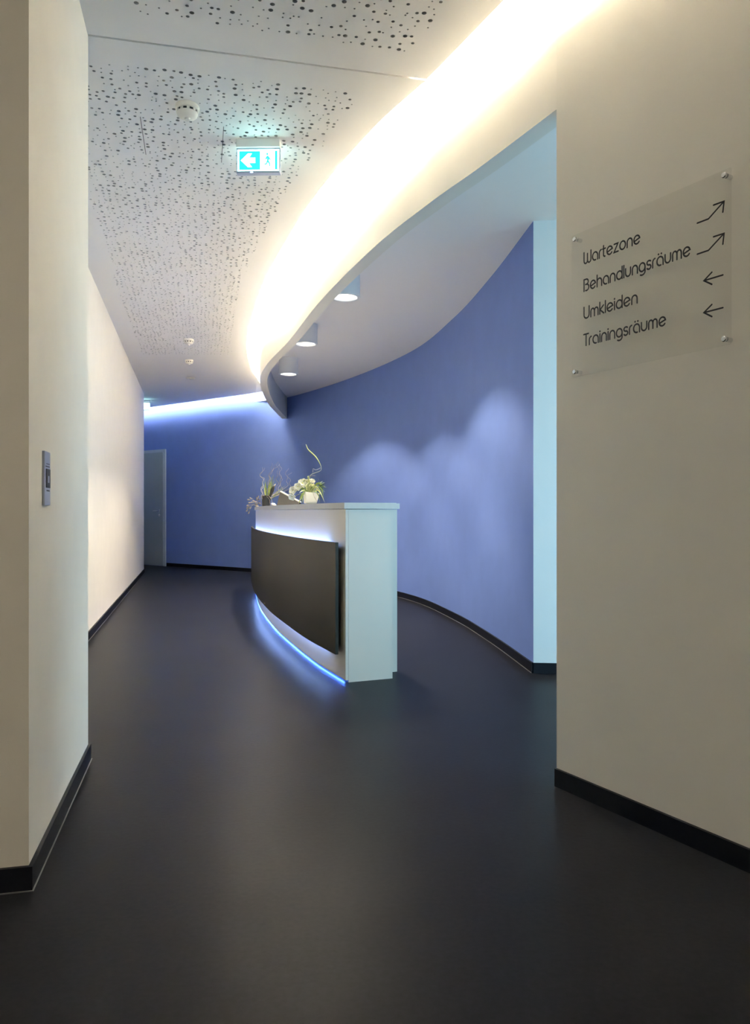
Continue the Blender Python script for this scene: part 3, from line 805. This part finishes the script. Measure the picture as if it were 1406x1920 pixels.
# white flower arrangement in a white pot
fx, fy = at(581, 6.0), 6.0
fa = thing('flower_arrangement', 'white blossoms and green foliage in a small white pot on the counter', 'flowers', (fx, fy, ZT))
bm = bmesh.new(); n = 4; rings = []
for s_, z in ((0.040, 0.0), (0.044, 0.004), (0.058, 0.085), (0.060, 0.092), (0.054, 0.092), (0.050, 0.075)):
    rings.append([bm.verts.new((s_ * x, s_ * y, z)) for x, y in ((1, 1), (-1, 1), (-1, -1), (1, -1))])
for a, c in zip(rings, rings[1:]):
    for k in range(4): bm.faces.new((a[k], a[(k + 1) % 4], c[(k + 1) % 4], c[k]))
bm.faces.new(rings[0][::-1]); bm.faces.new(rings[-1])
bmesh.ops.bevel(bm, geom=[e for e in bm.edges if abs(e.verts[0].co.z - e.verts[1].co.z) > 0.02], offset=0.006, segments=3, affect='EDGES')
pot = bmobj('pot', bm, 'pot', fa, 40)
pot.rotation_euler = (0, 0.10, 0.25); pot.location = (0.002, 0, 0.004)

def blossom(cx, cy, cz, r, face, parent):
    q = Vector(face).to_track_quat('Z', 'Y').to_matrix().to_4x4(); mt = Matrix.Translation((cx, cy, cz)) @ q
    bm = bmesh.new()
    for ring, (cnt, rad, lift) in enumerate(((5, r, 0.0), (4, r * 0.75, r * 0.22))):
        for k in range(cnt):
            a = 2 * PI * k / cnt + ring * 0.5
            g = []
            for i in range(5):
                s = i / 4; row = []
                for j in range(5):
                    w = (j / 4 - 0.5) * 2
                    half = rad * 0.62 * math.sin(PI * min(1, 0.12 + 0.80 * s)) * w
                    x = rad * s * (1 - 0.12 * w * w); z = lift + rad * (0.42 * s * s * (1 if ring else 0.5) + 0.16 * w * w)
                    row.append(Vector((x * math.cos(a) - half * math.sin(a), x * math.sin(a) + half * math.cos(a), z)))
                g.append(row)
            top = [[bm.verts.new(mt @ p) for p in row] for row in g]
            bot = [[bm.verts.new(mt @ (p - Vector((0, 0, 0.0014)))) for p in row] for row in g]
            for i in range(4):
                for j in range(4):
                    bm.faces.new((top[i][j], top[i + 1][j], top[i + 1][j + 1], top[i][j + 1]))
                    bm.faces.new((bot[i][j], bot[i][j + 1], bot[i + 1][j + 1], bot[i + 1][j]))
            rim = [(0, j) for j in range(5)] + [(i, 4) for i in range(1, 5)] + [(4, j) for j in range(3, -1, -1)] + [(i, 0) for i in range(3, 0, -1)]
            for p, q_ in zip(rim, rim[1:] + rim[:1]):
                bm.faces.new((top[p[0]][p[1]], top[q_[0]][q_[1]], bot[q_[0]][q_[1]], bot[p[0]][p[1]]))
    o = bmobj('blossom', bm, 'petal', parent, 60)
    lathe('flower_heart', [(0, 0.0), (r * 0.16, 0.004), (r * 0.2, r * 0.22), (0, r * 0.34)], 'petal_c', o, 10, mt)
K = 6.0 / 1400
def fp(px_, py_, dy=0.0): return ((px_ - 581) * K, dy, CAM_H + (959 - py_) * K - ZT)
rr = random.Random(5)
for (px_, py_, r, dy, face) in ((551, 920, 0.040, -0.03, (-0.5, -1, 0.3)), (549, 931, 0.034, -0.05, (-0.35, -1, -0.4)), (568, 907, 0.044, -0.02, (-0.1, -1, 0.45)), (560, 913, 0.036, -0.045, (-0.2, -1, 0.2)),
                                (585, 903, 0.028, 0.0, (0.4, -0.8, 0.8)), (575, 903, 0.030, 0.04, (0.1, 0.3, 1))):
    p = fp(px_, py_, dy); blossom(*p, r, face, fa)
    tubeobj('stem', [(0, 0, 0.07), (p[0] * 0.5, p[1] * 0.4, p[2] * 0.6 + 0.05), (p[0] - face[0] * 0.012, p[1] + 0.012, p[2] - 0.006)], 0.0028, 'leaf', fa, 6)
for k in range(34):                                                # bushy foliage spilling over the pot
    a = rr.uniform(0, 2 * PI); L = rr.uniform(0.06, 0.135); up = rr.uniform(0.1, 1.0)
    ex = (math.cos(a) * L * (1.1 - 0.5 * up)); ey = math.sin(a) * L * (1.0 - 0.5 * up); ez = 0.08 + L * up
    mid = (ex * 0.55, ey * 0.55, 0.08 + L * up * 0.9 + 0.02)
    pts = spline3([(rr.uniform(-.02, .02), rr.uniform(-.02, .02), 0.075), mid, (ex, ey, ez)], 4)
    bladeobj('leaf', pts, rr.uniform(0.010, 0.020), rr.choice(['leaf', 'leaf_pale', 'leaf_pale', 'leaf']), fa, (rr.uniform(-.5, .5), 1, rr.uniform(-.3, .6)))
for k in range(26):                                                # dark green tuft on the right
    a = rr.uniform(-1.9, 1.7); L = rr.uniform(0.045, 0.07); c = fp(598, 911, 0.0)
    pts = spline3([c, (c[0] + 0.5 * L * math.cos(a), rr.uniform(-.02, .02), c[2] + 0.5 * L * math.sin(a)), (c[0] + L * math.cos(a), rr.uniform(-.04, .04), c[2] + L * math.sin(a) - 0.006)], 3)
    bladeobj('grass_blade', pts, 0.006, 'leaf_dark', fa)
for (q0, q1, q2, w, mt_) in (((592, 915), (602, 925), (610, 943), 0.011, 'leaf_pale'), ((588, 918), (598, 928), (601, 943), 0.009, 'leaf'), ((594, 910), (604, 918), (608, 935), 0.009, 'leaf'),
                             ((575, 918), (566, 930), (563, 944), 0.012, 'leaf'), ((572, 920), (568, 934), (569, 944), 0.010, 'leaf'), ((570, 925), (564, 938), (561, 945), 0.010, 'leaf_pale'),
                             ((585, 912), (596, 914), (605, 930), 0.010, 'leaf_pale'), ((586, 920), (592, 934), (598, 944), 0.008, 'twig_pale')):
    bladeobj('trailing_leaf', spline3([fp(*q0, -0.055), fp(*q1, -0.075), fp(*q2, -0.065)], 5), w, mt_, fa)
td = [(580, 898), (583, 890), (592, 886), (600, 883), (602, 877), (599, 868), (592, 857), (584, 849), (577, 842), (573.5, 833)]
tp = spline3([fp(a, b_, 0.01) for a, b_ in td], 6); nn = len(tp)
tubeobj('tendril', tp, [0.0014 + (0.0036 * max(0, math.sin(PI * (i / nn - 0.45) / 0.55)) if i / nn > 0.45 else 0) for i in range(nn)], 'leaf_pale', fa, 8)
tubeobj('curl', spline3([fp(580, 897), fp(579, 893), (fp(584, 892)), fp(591, 892)], 5), 0.0016, 'twig_pale', fa)
tubeobj('curl', spline3([fp(586, 886), fp(587, 879), fp(591, 881), fp(596, 880), fp(601, 877)], 5), 0.0016, 'twig_pale', fa)

# wedge-shaped stand, seen from its side
wy = 7.0; K7 = wy / 1400
st = thing('display_stand', 'dark grey wedge-shaped display stand with a pale sloping edge', 'stand', (at(540, wy), wy, ZT))
def wp(px_, py_): return ((px_ - 540) * K7, CAM_H + (959 - py_) * K7 - ZT)
a_, b2, c_ = (wp(519, 0)[0], 0.0), (wp(525, 922)[0], wp(525, 922)[1]), (wp(561, 942)[0], wp(561, 942)[1])
for y0, y1 in ((0.0, 0.008), (0.142, 0.15)):
    poly_plate('side_panel', [a_, (c_[0] - 0.001, 0.0), c_, b2], y0, y1, 'stand', st)
poly_plate('back_board', [(a_[0], 0.0), (a_[0] + 0.006, 0.0), (b2[0] + 0.006, b2[1]), b2], 0.008, 0.142, 'stand', st)
poly_plate('sloping_board', [(b2[0] - 0.002, b2[1]), (c_[0] + 0.004, c_[1]), (c_[0] + 0.006, c_[1] + 0.008), (b2[0] + 0.001, b2[1] + 0.009)], -0.006, 0.156, 'pot', st)

# small white ornament
px_, oy = at(512.5, 8.0), 8.0
orn = thing('shell_ornament', 'small white shell lying between the dark vase and the grey stand', 'ornament', (px_, oy, ZT))
bm = bmesh.new()
tube(bm, spline3([(-0.022, 0, 0.030), (-0.008, 0.0, 0.024), (0.010, 0, 0.016), (0.024, 0, 0.012)], 4), [0.004, 0.006, 0.008, 0.010, 0.0125, 0.014, 0.0155, 0.016, 0.0165, 0.0155, 0.014, 0.010, 0.005], 10)
bmobj('shell_body', bm, 'pot', orn, 60)
tubeobj('shell_lip', spline3([(0.008, -0.014, 0.004), (0.022, -0.012, 0.006), (0.030, 0.0, 0.012), (0.022, 0.010, 0.016)], 4), 0.003, 'petal', orn)

# dark vase with curly twigs
vy = 8.9; K9 = vy / 1400; vx = at(499, vy)
tv = thing('twig_vase', 'black vase of curly twigs and grass blades on the far counter end', 'vase', (vx, vy, ZT))
lathe('vase_body', [(0, 0), (0.044, 0), (0.050, 0.006), (0.053, 0.10), (0.050, 0.135), (0.046, 0.135), (0.048, 0.10), (0.044, 0.02), (0, 0.02)], 'vase', tv, 28)
def vp(a, b_, dy=0.0): return ((a - 499) * K9, dy, CAM_H + (959 - b_) * K9 - ZT)
twigs = [((494, 935), (491, 918), (494, 903), (489, 890), (494, 880), (493, 876)), ((492, 938), (490, 922), (491, 908), (495, 898), (487, 893), (491, 884), (496, 877)),
         ((500, 935), (505, 915), (504, 900), (507, 886), (514, 878), (515, 872)), ((501, 935), (506, 918), (508, 905), (505, 892), (512, 880), (521, 876), (523, 870)),
         ((503, 936), (516, 922), (520, 908), (518, 895), (521, 884), (519, 872), (521, 866)), ((504, 936), (522, 920), (524, 908), (527, 899), (525, 886), (527, 878), (524, 870)),
         ((505, 937), (530, 920), (525, 912), (528, 898), (523, 886), (526, 874)), ((500, 934), (503, 905), (509, 885), (509, 868)), ((502, 935), (535, 915), (538, 898), (536, 884), (541, 878)),
         ((502, 936), (540, 918), (543, 903), (540, 892), (545, 886))]
for k, tw in enumerate(twigs):
    dy = rr.uniform(-0.02, 0.03)
    pts = spline3([(vp(tw[0][0], tw[0][1])[0] * 0.6, dy * 0.5, 0.05)] + [vp(a, b_, dy + rr.uniform(-.012, .012)) for a, b_ in tw], 8)
    ph = rr.uniform(0, 6)
    pts = [p + np.array((0.011 * math.sin(ph + 70 * p[2]) * min(1, i / 8), 0.008 * math.cos(ph + 60 * p[2]), 0)) for i, p in enumerate(pts)]
    n = len(pts); tubeobj('twig', pts, [0.0032 * (1 - 0.65 * i / n) for i in range(n)], 'twig_pale' if k in (0, 1, 5, 8, 9) else 'twig', tv, 6)
for (a, b_, w, mt_) in ((497, 900, 0.016, 'leaf'), (500, 906, 0.014, 'leaf_dark'), (508, 893, 0.018, 'leaf'), (513, 890, 0.018, 'leaf'), (515, 898, 0.014, 'leaf'), (494, 908, 0.012, 'leaf_pale'), (535, 910, 0.014, 'leaf'), (539, 914, 0.012, 'leaf_dark')):
    e = vp(a, b_); m_ = (e[0] * 0.55, 0.0, e[2] * 0.65)
    bladeobj('grass_blade', spline3([(e[0] * 0.2, 0, 0.08), m_, e], 5), w, mt_, tv)
e = vp(518.5, 905)
bladeobj('dark_leaf', spline3([(0.03, -0.02, 0.07), vp(509, 925, -0.03), vp(513, 914, -0.03), e], 5), 0.045, 'vase', tv)
for tw in (((506, 936), (508, 945), (513, 948)), ((492, 930), (490, 940), (491, 947)), ((505, 930), (511, 938), (512, 946))):
    tubeobj('hanging_twig', spline3([(0.0, -0.04, 0.13)] + [vp(a, b_, -0.062) for a, b_ in tw], 5), 0.0028, 'twig', tv)

# dried grass tuft at the far counter end
gy = 9.80; K10 = gy / 1400; gx = at(482, gy)
dg = thing('dried_grass_tuft', 'dried brown grass tuft overhanging the far left tip of the counter', 'dried grass', (gx, gy, ZT))
lathe('holder', [(0, 0), (0.022, 0), (0.024, 0.012), (0.014, 0.022), (0.008, 0.022), (0, 0.012)], 'dry', dg, 14)
ends = [(466, 937), (470, 934), (468, 943), (465, 948), (469, 951), (473, 942), (476, 939), (482, 934), (485, 931), (487, 936), (479, 941), (466, 958), (470, 962), (473, 953), (488, 944), (467, 953)]
for (a, b_) in ends:
    e = ((a - 482) * K10 - (0.02 if b_ > 950 else 0), -0.035 - rr.uniform(0, .03), CAM_H + (959 - b_) * K10 - ZT)
    m_ = (e[0] * 0.5, e[1] * 0.8, max(0.03, e[2] * 0.6 + 0.03))
    pts = spline3([(0, 0, 0.015), m_, e], 5)
    tubeobj('stalk', pts, 0.0016, 'dry', dg, 5)
    d = np.array(e) - np.array(m_); d /= np.linalg.norm(d)
    bladeobj('seed_head', [np.array(e) - d * 0.03, np.array(e), np.array(e) + d * 0.012], 0.020, 'dry', dg, (0, 1, 0), 0.004)
